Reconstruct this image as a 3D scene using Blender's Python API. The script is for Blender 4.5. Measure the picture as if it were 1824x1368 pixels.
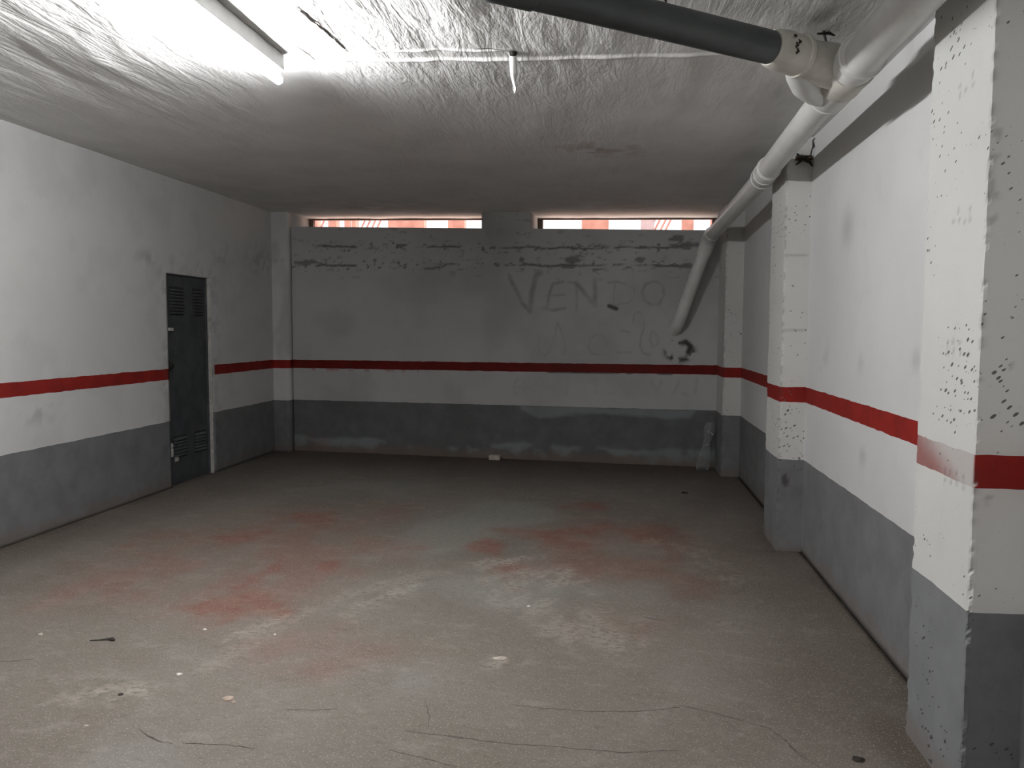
import bpy, math, random
import numpy as np
from mathutils import Vector, Matrix

scene = bpy.context.scene
for o in list(bpy.data.objects):
    bpy.data.objects.remove(o)
C = scene.collection
random.seed(7)

# ------------------------------------------------------------------ camera
F_PX = 1374.77
EYE = Vector((0.0, 0.0, 1.45))
R_AX = Vector((0.99090676, 0.1344851, 0.00418961))
U_AX = Vector((-0.01358798, 0.06904255, 0.99752117))
F_AX = Vector((-0.13386248, 0.9885074, -0.07024211))
cam = bpy.data.cameras.new('camera')
cam.sensor_fit = 'HORIZONTAL'
cam.sensor_width = 36.0
cam.lens = 36.0 * F_PX / 1824.0
cam.clip_start = 0.05
cam_o = bpy.data.objects.new('camera', cam)
C.objects.link(cam_o)
M = Matrix.Identity(4)
for i in range(3):
    M[i][0] = R_AX[i]; M[i][1] = U_AX[i]; M[i][2] = -F_AX[i]; M[i][3] = EYE[i]
cam_o.matrix_world = M
scene.camera = cam_o

# ------------------------------------------------------------------ world, sun, exposure
world = bpy.data.worlds.new('sky')
scene.world = world
world.use_nodes = True
bg = world.node_tree.nodes['Background']
bg.inputs['Color'].default_value = (0.92, 0.95, 1.0, 1)
bg.inputs['Strength'].default_value = 1.7
sun = bpy.data.lights.new('sun', 'SUN')
sun.energy = 24.0
sun.angle = 0.01
sun.color = (1.0, 0.93, 0.85)
sun_o = bpy.data.objects.new('sun', sun)
C.objects.link(sun_o)
sun_o.rotation_euler = (math.radians(-36), 0, math.radians(-12))   # over the garden wall onto the terrace
TUBE_STRENGTH = 352.0
vs = scene.view_settings
vs.view_transform = 'Standard'
vs.look = 'None'
vs.gamma = 1.0
vs.use_curve_mapping = False
vs.exposure = 0.0

# ------------------------------------------------------------------ helpers
def tag(o, label=None, cat=None, group=None, kind=None):
    if label: o['label'] = label
    if cat: o['category'] = cat
    if group: o['group'] = group
    if kind: o['kind'] = kind
    return o

def empty(name, loc=(0, 0, 0), rz=0):
    o = bpy.data.objects.new(name, None)
    C.objects.link(o)
    o.location = loc
    o.rotation_euler = (0, 0, rz)
    return o

class MB:
    """collects vertices and faces, builds ONE mesh object"""
    def __init__(s):
        s.v = []; s.f = []
    def quad(s, a, b, c, d):
        n = len(s.v); s.v += [a, b, c, d]; s.f.append((n, n+1, n+2, n+3))
    def box(s, x0, x1, y0, y1, z0, z1):
        n = len(s.v)
        s.v += [(x0,y0,z0),(x1,y0,z0),(x1,y1,z0),(x0,y1,z0),(x0,y0,z1),(x1,y0,z1),(x1,y1,z1),(x0,y1,z1)]
        s.f += [(n+3,n+2,n+1,n),(n+4,n+5,n+6,n+7),(n,n+1,n+5,n+4),(n+1,n+2,n+6,n+5),(n+2,n+3,n+7,n+6),(n+3,n,n+4,n+7)]
    def sweep(s, pts, rad, seg=28, caps=True):
        pts = [Vector(p) for p in pts]
        if not isinstance(rad, (list, tuple)): rad = [rad]*len(pts)
        n0 = len(s.v); t_prev = None; side = None
        for i, p in enumerate(pts):
            a = pts[i]-pts[i-1] if i else pts[1]-pts[0]
            b = pts[i+1]-pts[i] if i+1 < len(pts) else a
            if a.length < 1e-7: a = b
            if b.length < 1e-7: b = a
            t = (a.normalized()+b.normalized()).normalized()
            if side is None:
                side = t.orthogonal().normalized()
            else:
                side = (side - t*side.dot(t)).normalized()
            up = t.cross(side)
            for k in range(seg):
                w = 2*math.pi*k/seg
                s.v.append(tuple(p + (side*math.cos(w)+up*math.sin(w))*rad[i]))
        m = len(pts)
        for i in range(m-1):
            for k in range(seg):
                a = n0+i*seg+k; b = n0+i*seg+(k+1) % seg
                s.f.append((a, b, b+seg, a+seg))
        if caps:
            s.f.append(tuple(n0+k for k in range(seg))[::-1])
            s.f.append(tuple(n0+(m-1)*seg+k for k in range(seg)))
    def build(s, name, mat, parent=None, smooth=False, bevel=0):
        me = bpy.data.meshes.new(name)
        me.from_pydata([tuple(v) for v in s.v], [], s.f)
        me.update()
        o = bpy.data.objects.new(name, me)
        C.objects.link(o)
        me.materials.append(mat)
        if smooth:
            me.polygons.foreach_set('use_smooth', [True]*len(me.polygons))
            me.set_sharp_from_angle(angle=math.radians(40))
        if bevel:
            b = o.modifiers.new('bevel', 'BEVEL'); b.width = bevel; b.segments = 2; b.limit_method = 'ANGLE'
        if parent: o.parent = parent
        return o

def arc(p0, p1, p2, n=8, r=0.15):
    """round the corner p1 between p0 and p2"""
    p0, p1, p2 = map(Vector, (p0, p1, p2))
    a = p1+(p0-p1).normalized()*r; b = p1+(p2-p1).normalized()*r
    return [(a*(1-t)**2 + p1*2*t*(1-t) + b*t*t) for t in [i/n for i in range(n+1)]]

# value noise
def _h(i, j, k=0):
    n = (i*374761393 + j*668265263 + k*2147483647) & 0xFFFFFFFF
    n = ((n ^ (n >> 13)) * 1274126177) & 0xFFFFFFFF
    return ((n ^ (n >> 16)) & 0xFFFF)/65535.0
def vnoise(x, y, k=0):
    xi = np.floor(x).astype(np.int64); yi = np.floor(y).astype(np.int64)
    fx = x-xi; fy = y-yi
    fx = fx*fx*(3-2*fx); fy = fy*fy*(3-2*fy)
    a = _h(xi, yi, k); b = _h(xi+1, yi, k); c = _h(xi, yi+1, k); d = _h(xi+1, yi+1, k)
    return (a*(1-fx)+b*fx)*(1-fy)+(c*(1-fx)+d*fx)*fy
def fbm(x, y, k=0, oct=4):
    s = 0; a = .5; n = 0
    for o in range(oct):
        s = s+a*vnoise(x*2**o+17.3*o, y*2**o-9.1*o, k+o); n += a; a *= .5
    return s/n
def sstep(e0, e1, x):
    t = np.clip((x-e0)/(e1-e0), 0, 1); return t*t*(3-2*t)
def seg_d(x, y, a, b):
    dx, dy = b[0]-a[0], b[1]-a[1]
    t = np.clip(((x-a[0])*dx+(y-a[1])*dy)/(dx*dx+dy*dy+1e-12), 0, 1)
    return np.hypot(x-a[0]-t*dx, y-a[1]-t*dy)
def stroke(x, y, pts, w, soft):
    d = np.full(x.shape, 9.0)
    for a, b in zip(pts[:-1], pts[1:]): d = np.minimum(d, seg_d(x, y, a, b))
    return 1-sstep(w, w+soft, d)
def poly_sd(x, y, poly):
    d = np.full(x.shape, 99.0); ins = np.zeros(x.shape, bool)
    for a, b in zip(poly, poly[1:]+poly[:1]):
        d = np.minimum(d, seg_d(x, y, a, b))
        c = ((a[1] > y) != (b[1] > y)) & (x < (b[0]-a[0])*(y-a[1])/((b[1]-a[1]) or 1e-9)+a[0])
        ins ^= c
    return np.where(ins, -d, d)
def blob(x, y, c, rx, ry):
    return np.clip(1-np.hypot((x-c[0])/rx, (y-c[1])/ry), 0, 1)

def lines(a, b, step, cuts=()):
    n = max(1, int(round((b-a)/step)))
    return np.array(sorted(set(np.round(np.concatenate([np.linspace(a, b, n+1), np.array(cuts, float)]), 4))))

def slab(name, us, vs_, pos, off, hole=None, paint=None, mat=None, kind='structure', disp=None, parent=None):
    """a wall/floor/ceiling slab: fine front grid, back copy shifted by off, closed sides.
    pos(u,v)->(x,y,z); paint(x,y,z,u,v)->(n,4) colour attribute"""
    U, V = np.meshgrid(us, vs_, indexing='ij')
    nu, nv = len(us), len(vs_)
    x, y, z = pos(U, V)
    P = np.stack([x+0*U, y+0*U, z+0*U], -1).reshape(-1, 3)
    idx = np.arange(nu*nv).reshape(nu, nv)
    uc = (us[:-1]+us[1:])/2; vc = (vs_[:-1]+vs_[1:])/2
    keep = np.ones((nu-1, nv-1), bool)
    for (a, b, c, d) in (hole or []):
        keep &= ~(((uc > a) & (uc < b))[:, None] & ((vc > c) & (vc < d))[None, :])
    q = np.stack([idx[:-1, :-1], idx[1:, :-1], idx[1:, 1:], idx[:-1, 1:]], -1)[keep]
    Q = P.copy()
    if disp is not None:
        Q = Q+disp(P[:, 0], P[:, 1], P[:, 2])
    B = P+np.array(off)
    # orientation: the front has to face away from off
    e1 = P[q[0, 1]]-P[q[0, 0]]; e2 = P[q[0, 3]]-P[q[0, 0]]
    if np.dot(np.cross(e1, e2), off) > 0: q = q[:, ::-1]
    N = len(P)
    ed = {}
    E = np.concatenate([q[:, [0, 1]], q[:, [1, 2]], q[:, [2, 3]], q[:, [3, 0]]])
    key = np.sort(E, 1); code = key[:, 0].astype(np.int64)*N+key[:, 1]
    un, first, cnt = np.unique(code, return_index=True, return_counts=True)
    bd = E[first[cnt == 1]]
    sides = np.stack([bd[:, 1], bd[:, 0], bd[:, 0]+N, bd[:, 1]+N], -1)
    faces = np.concatenate([q, q[:, ::-1]+N, sides])
    verts = np.concatenate([Q, B])
    used = np.zeros(2*N, bool); used[faces.ravel()] = True
    remap = np.cumsum(used)-1
    faces = remap[faces]
    me = bpy.data.meshes.new(name)
    vv = verts[used]
    me.vertices.add(len(vv)); me.vertices.foreach_set('co', vv.ravel())
    me.loops.add(faces.size); me.loops.foreach_set('vertex_index', faces.ravel())
    me.polygons.add(len(faces)); me.polygons.foreach_set('loop_start', np.arange(len(faces))*4)
    me.update(calc_edges=True)
    me.validate()
    col = np.zeros((N, 4))
    if paint is not None:
        col = paint(P[:, 0], P[:, 1], P[:, 2], U.ravel(), V.ravel())
    col = np.clip(np.concatenate([col, col*0])[used], 0, 1)
    at = me.attributes.new('paint', 'FLOAT_COLOR', 'POINT')
    at.data.foreach_set('color', col.astype(np.float32).ravel())
    if disp is not None:
        fl = np.zeros(len(faces), bool); fl[:len(q)] = True
        me.polygons.foreach_set('use_smooth', fl)
    me.materials.append(mat)
    o = bpy.data.objects.new(name, me)
    C.objects.link(o)
    if parent: o.parent = parent
    elif kind: o['kind'] = kind
    return o

# ------------------------------------------------------------------ materials
class NT:
    def __init__(s, name):
        s.m = bpy.data.materials.new(name); s.m.use_nodes = True
        s.t = s.m.node_tree; s.b = s.t.nodes['Principled BSDF']
    def n(s, typ, **kw):
        n = s.t.nodes.new(typ)
        for k, v in kw.items(): setattr(n, k, v)
        return n
    def link(s, a, b): s.t.links.new(a, b)
    def setin(s, sock, v):
        if hasattr(v, 'is_output') or hasattr(v, 'links') and not isinstance(v, (int, float, tuple)): s.link(v, sock)
        else: sock.default_value = v
    def math(s, op, a, b=0.0, c=0.0):
        n = s.n('ShaderNodeMath', operation=op)
        for i, v in enumerate((a, b, c)): s.setin(n.inputs[i], v)
        return n.outputs[0]
    def mix(s, fac, a, b, blend='MIX'):
        n = s.n('ShaderNodeMix', data_type='RGBA', blend_type=blend)
        s.setin(n.inputs[0], fac)
        s.setin(n.inputs[6], a if not isinstance(a, tuple) else (*a, 1)[:4])
        s.setin(n.inputs[7], b if not isinstance(b, tuple) else (*b, 1)[:4])
        return n.outputs[2]
    def ramp(s, v, lo, hi, a=0.0, b=1.0):
        n = s.n('ShaderNodeMapRange', interpolation_type='SMOOTHSTEP')
        s.setin(n.inputs[0], v); n.inputs[1].default_value = lo; n.inputs[2].default_value = hi
        n.inputs[3].default_value = a; n.inputs[4].default_value = b
        return n.outputs[0]
    def noise(s, vec, scale, detail=4, rough=.55, dist=0):
        n = s.n('ShaderNodeTexNoise')
        s.link(vec, n.inputs['Vector']); n.inputs['Scale'].default_value = scale
        n.inputs['Detail'].default_value = detail; n.inputs['Roughness'].default_value = rough
        n.inputs['Distortion'].default_value = dist
        return n.outputs['Fac']
    def mapping(s, vec, scale=(1, 1, 1), rot=(0, 0, 0)):
        n = s.n('ShaderNodeMapping'); s.link(vec, n.inputs[0])
        n.inputs['Scale'].default_value = scale; n.inputs['Rotation'].default_value = rot
        return n.outputs[0]
    def bump(s, h, strength, dist):
        n = s.n('ShaderNodeBump'); n.inputs['Strength'].default_value = strength
        n.inputs['Distance'].default_value = dist; s.link(h, n.inputs['Height'])
        s.link(n.outputs[0], s.b.inputs['Normal']); return n

def plain(name, col, rough=.6, metal=0.0, var=.12, scale=14, bump=0.0, spec=.3):
    m = NT(name)
    pos = m.n('ShaderNodeNewGeometry').outputs['Position']
    nz = m.noise(pos, scale, 4)
    f = m.ramp(nz, .3, .7)
    dark = tuple(c*(1-var) for c in col); lite = tuple(min(1, c*(1+var)) for c in col)
    m.link(m.mix(f, dark, lite), m.b.inputs['Base Color'])
    m.b.inputs['Roughness'].default_value = rough
    m.b.inputs['Metallic'].default_value = metal
    m.b.inputs['Specular IOR Level'].default_value = spec
    if bump: m.bump(m.noise(pos, scale*6, 4), bump, .003)
    return m.m

WHITE = (.572, .572, .562); GREY = (.158, .160, .163); RED = (.22, .013, .009)
Z_GREY, Z_R0, Z_R1 = .610, .987, 1.0855

def wall_paint(name, pits=0.3, white=WHITE, rough_bump=.25, grime=.5, RED=RED, GREY=GREY):
    m = NT(name)
    g = m.n('ShaderNodeNewGeometry'); pos = g.outputs['Position']
    att = m.n('ShaderNodeAttribute', attribute_name='paint')
    sep = m.n('ShaderNodeSeparateColor'); m.link(att.outputs['Color'], sep.inputs[0])
    a_dark, a_fade, a_red = sep.outputs[0], sep.outputs[1], sep.outputs[2]
    z = m.n('ShaderNodeSeparateXYZ'); m.link(pos, z.inputs[0]); z = z.outputs[2]
    jit = m.math('MULTIPLY', m.math('SUBTRACT', m.noise(pos, 9, 1), .5), .012)
    zj = m.math('ADD', z, jit)
    big = m.noise(pos, 1.3, 3, .6); mid = m.noise(pos, 6, 4, .6); fine = m.noise(pos, 60, 2, .6)
    # white coat, patchy and a little dirty
    w = m.mix(m.ramp(big, .35, .7), tuple(c*.94 for c in white), white)
    w = m.mix(m.math('MULTIPLY', m.ramp(mid, .54, .75), .25), w, tuple(c*.82 for c in white))
    gr = m.mix(m.ramp(mid, .3, .7), tuple(c*.88 for c in GREY), tuple(c*1.10 for c in GREY))
    rd = m.mix(m.ramp(mid, .3, .7), tuple(c*.85 for c in RED), tuple(c*1.12 for c in RED))
    rd = m.mix(a_fade, rd, tuple(c*.82 for c in white))
    gr = m.mix(m.math('MULTIPLY', a_fade, .7), gr, (.27, .29, .30))
    is_g = m.math('LESS_THAN', zj, Z_GREY)
    is_r = m.math('MULTIPLY', m.math('GREATER_THAN', zj, Z_R0), m.math('LESS_THAN', zj, Z_R1))
    c = m.mix(is_g, w, gr)
    c = m.mix(is_r, c, rd)
    c = m.mix(a_red, c, (.30, .05, .04))
    # brown splash along the floor
    low = m.math('MULTIPLY', m.ramp(m.math('ADD', z, m.math('MULTIPLY', m.math('SUBTRACT', mid, .5), .22)), .02, .13, 1, 0), grime)
    c = m.mix(low, c, (.16, .125, .10))
    # pits
    mp = m.mapping(pos, (1, 1, 1), (.5, .6, .3))
    vo = m.n('ShaderNodeTexVoronoi'); m.link(m.mapping(mp, (38, 38, 95)), vo.inputs['Vector']); vo.inputs['Scale'].default_value = 1.0
    sc = m.n('ShaderNodeSeparateColor'); m.link(vo.outputs['Color'], sc.inputs[0])
    dens = m.ramp(m.noise(pos, 3.0, 1), .35, .70, .55, 1.0)
    rsize = m.math('MULTIPLY', m.ramp(m.math('MULTIPLY', sc.outputs[0], dens), 1-.66*pits, 1.05), .42)
    pit = m.ramp(m.math('SUBTRACT', rsize, m.math('ADD', vo.outputs['Distance'], m.math('MULTIPLY', m.math('SUBTRACT', fine, .5), .3))), -.06, .04)
    pit = m.math('MULTIPLY', pit, min(1.0, pits*1.3))
    c = m.mix(pit, c, m.mix(is_g, (.11, .11, .105), (.055, .055, .053)))
    c = m.mix(a_dark, c, (.05, .043, .038))
    m.link(c, m.b.inputs['Base Color'])
    m.b.inputs['Roughness'].default_value = .75
    m.b.inputs['Specular IOR Level'].default_value = .25
    h = m.math('ADD', m.math('MULTIPLY', mid, .6), m.math('MULTIPLY', fine, .18))
    m.bump(h, rough_bump, .02)
    return m.m

M_WALL = wall_paint('painted_plaster', .10)
M_BACK = wall_paint('painted_concrete_back', .14, tuple(c*.82 for c in WHITE), .35, .9, tuple(c*.60 for c in RED), tuple(c*.80 for c in GREY))  # same paints darkened, putting the far end's dimness into the colour
M_PILLAR = wall_paint('painted_concrete_pitted', .85, (.56, .56, .535), .3, .5)

# floor
m = NT('worn_concrete_floor')
pos = m.n('ShaderNodeNewGeometry').outputs['Position']
att = m.n('ShaderNodeAttribute', attribute_name='paint')
sep = m.n('ShaderNodeSeparateColor'); m.link(att.outputs['Color'], sep.inputs[0])
big = m.noise(pos, .9, 2, .6); mid = m.noise(m.mapping(pos, (1, 1.6, 1), (0, 0, .5)), 5, 4, .65, .4)
fine = m.noise(m.mapping(pos, (1, 1.5, 1), (0, 0, .5)), 26, 4, .72, .3); tiny = m.noise(pos, 130, 0)
c = m.mix(m.ramp(big, .3, .7), (.155, .134, .112), (.183, .162, .139))
c = m.mix(m.math('MULTIPLY', m.ramp(mid, .5, .72), .55), c, (.245, .222, .195))
c = m.mix(m.math('MULTIPLY', m.ramp(mid, .45, .25), .5), c, (.13, .108, .089))
c = m.mix(m.math('MULTIPLY', sep.outputs[2], .7), c, (.215, .21, .188))
redc = m.mix(m.ramp(mid, .35, .65), (.175, .070, .050), (.20, .105, .082))
c = m.mix(sep.outputs[0], c, redc)
c = m.mix(m.math('MULTIPLY', sep.outputs[1], m.ramp(fine, .35, .6)), c, (.34, .31, .27))
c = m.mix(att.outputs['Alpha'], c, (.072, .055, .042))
c = m.mix(m.math('MULTIPLY', m.ramp(fine, .46, .33), .40), c, (.095, .079, .066))
c = m.mix(m.math('MULTIPLY', m.ramp(fine, .56, .70), .35), c, (.30, .275, .245))
c = m.mix(m.math('MULTIPLY', m.ramp(tiny, .66, .74), .6), c, (.34, .31, .28))
m.link(c, m.b.inputs['Base Color'])
m.b.inputs['Roughness'].default_value = .7
m.b.inputs['Specular IOR Level'].default_value = .3
m.bump(m.math('ADD', m.math('MULTIPLY', mid, .5), m.math('MULTIPLY', fine, .5)), .5, .02)
M_FLOOR = m.m

# ceiling
m = NT('rough_limewashed_ceiling')
pos = m.n('ShaderNodeNewGeometry').outputs['Position']
att = m.n('ShaderNodeAttribute', attribute_name='paint')
sep = m.n('ShaderNodeSeparateColor'); m.link(att.outputs['Color'], sep.inputs[0])
str_ = m.noise(m.mapping(pos, (4.5, 1.0, 1), (0, 0, .12)), 2.4, 5, .6, .6)
sy_ = m.n('ShaderNodeSeparateXYZ'); m.link(pos, sy_.inputs[0])
smooth_ = m.math('MULTIPLY', m.ramp(sy_.outputs[1], 3.4, 4.6, 1.0, .35), m.ramp(sy_.outputs[0], -.5, .3, 1.0, .4))
lump = m.noise(pos, 2.2, 3, .55); fine = m.noise(m.mapping(pos, (3, 1, 1), (0, 0, .12)), 20, 3, .6)
c = m.mix(m.ramp(lump, .3, .7), (.665, .66, .65), (.735, .73, .72))
c = m.mix(m.math('MULTIPLY', m.ramp(str_, .52, .72), .30), c, (.58, .57, .555))
c = m.mix(sep.outputs[0], c, (.05, .045, .04))
c = m.mix(sep.outputs[1], c, (.80, .79, .77))
c = m.mix(m.math('MULTIPLY', sep.outputs[2], .6), c, (.34, .24, .19))
m.link(c, m.b.inputs['Base Color'])
m.b.inputs['Roughness'].default_value = .8
m.b.inputs['Specular IOR Level'].default_value = .2
m.bump(m.math('MULTIPLY', m.math('ADD', m.math('MULTIPLY', str_, 1.0), m.math('MULTIPLY', fine, .2)), smooth_), .55, .03)
M_CEIL = m.m

M_PVC = plain('white_pvc', (.60, .595, .575), .38, var=.06, scale=7, spec=.5)
M_PVC_BEIGE = plain('beige_pvc', (.50, .48, .43), .45, var=.12, scale=12, spec=.4)  # duller beige plastic of the branch and saddle
M_PVC_GREY = plain('dark_grey_pvc', (.045, .052, .052), .42, var=.15, scale=6, spec=.5)
M_DOOR = plain('dark_grey_door_paint', (.052, .056, .060), .5, var=.2, scale=9, bump=.1)
M_SLAT = plain('dark_grey_louvre', (.068, .072, .076), .5, var=.2, scale=20)
M_GAP_SHADE = plain('louvre_gap_shade', (.026, .028, .030), .7, var=.2)
M_BARE = plain('bare_plaster', (.40, .385, .36), .85, var=.2, scale=22, bump=.5)
M_STEEL = plain('dull_steel', (.35, .34, .33), .45, .8, var=.2)
M_BLACK = plain('black_iron', (.022, .020, .018), .7, .2, var=.3, scale=40, bump=.5)
M_RUST = plain('rusty_iron', (.07, .045, .032), .8, .1, var=.4, scale=40, bump=.5)
M_BATTEN = plain('white_lamp_metal', (.62, .62, .61), .45, var=.04)
M_FRAME = plain('brown_window_frame', (.07, .045, .035), .6, var=.25, scale=18)
M_TERRA = plain('terracotta_render', (.50, .27, .22), .85, var=.18, scale=5, bump=.3)
M_TERRA2 = plain('greyed_render', (.42, .36, .38), .85, var=.15, scale=6, bump=.3)
M_PAVE = plain('terrace_paving', (.52, .30, .23), .8, var=.15, scale=3)
M_CHIP = plain('white_chip', (.72, .70, .66), .7, var=.1, scale=60)
M_TAN = plain('tan_crumb', (.42, .33, .265), .8, var=.15, scale=60)
M_DARKBIT = plain('dark_debris', (.035, .03, .026), .8, var=.3, scale=60)
M_BLOCK = plain('pale_block', (.50, .44, .38), .85, var=.2, scale=30, bump=.5)
M_CRACK = plain('crack_shadow', (.055, .048, .042), .95, var=.4, scale=50)
M_FCRACK = plain('floor_crack', (.10, .085, .075), .95, var=.35, scale=50)
m = NT('fluorescent_tube')
m.b.inputs['Base Color'].default_value = (.9, .9, .9, 1)
m.b.inputs['Emission Color'].default_value = (.985, .99, 1.0, 1)
m.b.inputs['Emission Strength'].default_value = TUBE_STRENGTH
M_TUBE = m.m
m = NT('clear_plastic_film')
pos = m.n('ShaderNodeNewGeometry').outputs['Position']
tr = m.n('ShaderNodeBsdfTransparent'); tr.inputs[0].default_value = (.93, .94, .94, 1)
mx = m.n('ShaderNodeMixShader')
lw = m.n('ShaderNodeLayerWeight'); lw.inputs[0].default_value = .45
m.link(m.ramp(m.math('ADD', lw.outputs['Facing'], m.math('MULTIPLY', m.noise(pos, 22, 3), .5)), .45, 1.15, .20, .80), mx.inputs[0])
m.link(tr.outputs[0], mx.inputs[1]); m.link(m.b.outputs[0], mx.inputs[2])
m.b.inputs['Base Color'].default_value = (.42, .43, .44, 1); m.b.inputs['Roughness'].default_value = .10
m.b.inputs['Specular IOR Level'].default_value = .9
m.link(mx.outputs[0], m.t.nodes['Material Output'].inputs['Surface'])
M_FILM = m.m

# ------------------------------------------------------------------ geometry of the place
XL, XR = -3.996, 1.2175
Y_REAR = -5.0
BA = -0.0825                                  # the end wall stands slightly askew
BN = np.array([-math.sin(BA), math.cos(BA)]); BT = np.array([math.cos(BA), math.sin(BA)]); BD = 8.3603
def zc(x): return 2.80-.0240*(x+4)             # the ceiling drops a little to the right
def bpt(s, d=0.0):                             # point on the end wall at s, d behind its face
    return BT[0]*s+BN[0]*(BD+d), BT[1]*s+BN[1]*(BD+d)
def back_y(x): return (BD+math.sin(BA)*x)/math.cos(BA)

# ---- floor
FRED = [[(-2.14,3.59),(-1.87,3.6),(-1.82,3.78),(-1.9,4.29),(-1.92,4.7),(-2.04,4.85),(-2.11,4.61),(-2.25,4.35),(-2.19,4.04),(-2.2,3.76)],[(-2.6,3.72),(-2.36,3.7),(-2.43,3.87),(-2.61,3.89)],[(-2.75,4.58),(-2.45,4.75),(-2.47,5.03),(-2.74,4.92)],[(-3.35,4.49),(-3.09,4.56),(-3.08,4.79),(-3.34,4.68)],[(-2.7,5.23),(-2.24,5.47),(-2.18,5.8),(-2.66,5.61)],[(-1.91,3.63),(-1.67,3.63),(-1.72,3.75),(-1.91,3.74)],[(-1.82,4.39),(-1.69,4.38),(-1.7,4.51),(-1.82,4.53)],[(-1.83,4.84),(-1.67,4.83),(-1.67,4.96),(-1.83,4.97)],[(-1.9,5.52),(-1.64,5.52),(-1.63,6.02),(-1.86,6.09),(-1.95,5.78)],[(-1.37,4.6),(-1.23,4.56),(-1.2,4.81),(-1.29,4.86),(-1.39,4.72)],[(-.85,5.48),(-.5,5.08),(-.05,5.11),(.25,5.3),(.35,5.61),(-.06,5.76),(-.56,5.62)],[(-.89,4.89),(-.73,4.82),(-.71,5.11),(-.85,5.12)],[(-.73,4.58),(-.54,4.24),(-.46,4.4),(-.58,4.66)],[(-.38,6.21),(-.07,6.24),(-.02,6.48),(-.35,6.47)]]
FPINK = [[(-1.36,3.3),(-1.11,3.21),(-.98,3.29),(-1.3,3.44)],[(-.26,3.88),(.1,3.64),(.18,3.72),(-.09,3.99)],[(-1.68,3.28),(-1.2,3.17),(-1.13,3.27),(-1.63,3.42)],[(-2.9,3.6),(-1.6,3.5),(-1.5,5.0),(-1.9,6.1),(-2.9,5.6),(-3.4,4.6)],[(-.5,4.4),(.5,4.3),(.7,5.6),(-.3,5.9)]]
FGREEN = [[(-1.62,4.68),(-1.16,4.63),(-.83,5.21),(-.4,5.75),(-.62,6.28),(-1.16,6.41),(-1.4,5.59)],[(-2.81,6.62),(-1.94,6.52),(-1.65,7.02),(-2.54,7.07)],[(-1.3,4.2),(-.5,4.6),(.1,4.2),(-.4,3.9)],[(-.9,3.05),(-.7,3.1),(-.7,2.95),(-.9,2.9)],[(-1.7,2.3),(-1.2,2.4),(-1.2,2.2),(-1.8,2.1)]]
FPALE = [[(-1.39,3.68),(-1.27,3.66),(-1.13,4.01),(-1.07,4.26),(-1.24,4.16),(-1.36,3.93)],[(-1.69,3.25),(-1.66,3.42),(-1.64,3.57),(-1.71,3.53),(-1.74,3.3)],[(-2.17,2.71),(-1.92,2.67),(-1.91,2.79),(-2.16,2.82)],[(-.9,4.55),(-.65,4.53),(-.51,4.85),(-.75,4.75)],[(-.43,4.41),(-.16,4.16),(-.11,4.45),(-.32,4.64)],[(.47,4.76),(.66,4.47),(.72,4.68),(.56,5.01)],[(.55,3.85),(.64,3.59),(.66,3.66),(.58,3.89)],[(-.52,3.28),(-.38,3.28),(-.39,3.26),(-.5,3.23)],[(-.19,4.06),(.02,3.77),(.05,3.85),(-.1,4.16)],[(-.8,4.5),(-.4,4.4),(.2,3.6),(.1,3.3),(-.7,4.0)],[(.2,5.3),(.6,5.2),(.7,4.8),(.4,5.0)]]
def floor_paint(x, y, z, u, v):
    n1 = fbm(x*3.1, y*2.0, 3)-.5; n2 = fbm(x*9, y*6, 5)-.5
    patch = sstep(.40, .62, fbm(x*5+3, y*3, 11))
    col = np.zeros((len(x), 4))
    for p in FRED:
        d = poly_sd(x, y, p)+n1*.42+n2*.28
        col[:, 0] = np.maximum(col[:, 0], (1-sstep(-.09, .10, d))*(.30+.58*patch))
    for p in FPINK:
        d = poly_sd(x, y, p)+n1*.7
        col[:, 0] = np.maximum(col[:, 0], (1-sstep(-.25, .25, d))*(.16+.34*patch))
    for p in FGREEN:
        d = poly_sd(x, y, p)+n1*.6+n2*.2
        col[:, 2] = np.maximum(col[:, 2], 1-sstep(-.2, .15, d))
    for i, p in enumerate(FPALE):
        d = poly_sd(x, y, p)+n1*.25+n2*.3
        k = .5 if i > 8 else .75
        col[:, 1] = np.maximum(col[:, 1], k*(1-sstep(-.07, .06, d))*sstep(-.10, .12, fbm(x*14, y*9, 21)-.5+.05))
    # old tyre track, a pale curved band
    tr = stroke(x, y, [(-1.72,2.75),(-1.68,3.2),(-1.6,3.65),(-1.4,4.05),(-1.1,4.4),(-.75,4.65)], .02, .09)
    col[:, 1] = np.maximum(col[:, 1], tr*.36*sstep(-.2, .2, n1+n2))
    # dirt swept against the walls
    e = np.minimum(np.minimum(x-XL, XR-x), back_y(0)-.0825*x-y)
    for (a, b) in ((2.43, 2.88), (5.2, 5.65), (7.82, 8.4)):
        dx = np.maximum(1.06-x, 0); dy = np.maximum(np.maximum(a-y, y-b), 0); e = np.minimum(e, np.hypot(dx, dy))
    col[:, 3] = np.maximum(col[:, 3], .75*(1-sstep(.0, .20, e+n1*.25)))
    col[:, 3] = np.maximum(col[:, 3], .80*(1-sstep(.1, 1.9, back_y(0)-.0825*x-y+n1*.8)))  # brown dirt, deepened so its colour also carries the far end's shade
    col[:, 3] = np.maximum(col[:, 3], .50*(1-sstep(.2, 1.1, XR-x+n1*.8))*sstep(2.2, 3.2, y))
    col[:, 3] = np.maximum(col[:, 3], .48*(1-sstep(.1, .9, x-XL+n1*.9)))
    return col
fx = lines(XL-.26, XR, .028)
fy = np.concatenate([lines(Y_REAR, 1.4, .4), lines(1.4, 9.0, .028)[1:]])
floor = slab('floor', fx, fy, lambda u, v: (u, v, 0*u), (0, 0, -.2), paint=floor_paint, mat=M_FLOOR)
tag(floor, 'worn brownish concrete garage floor with rust-red stains', None)

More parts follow.
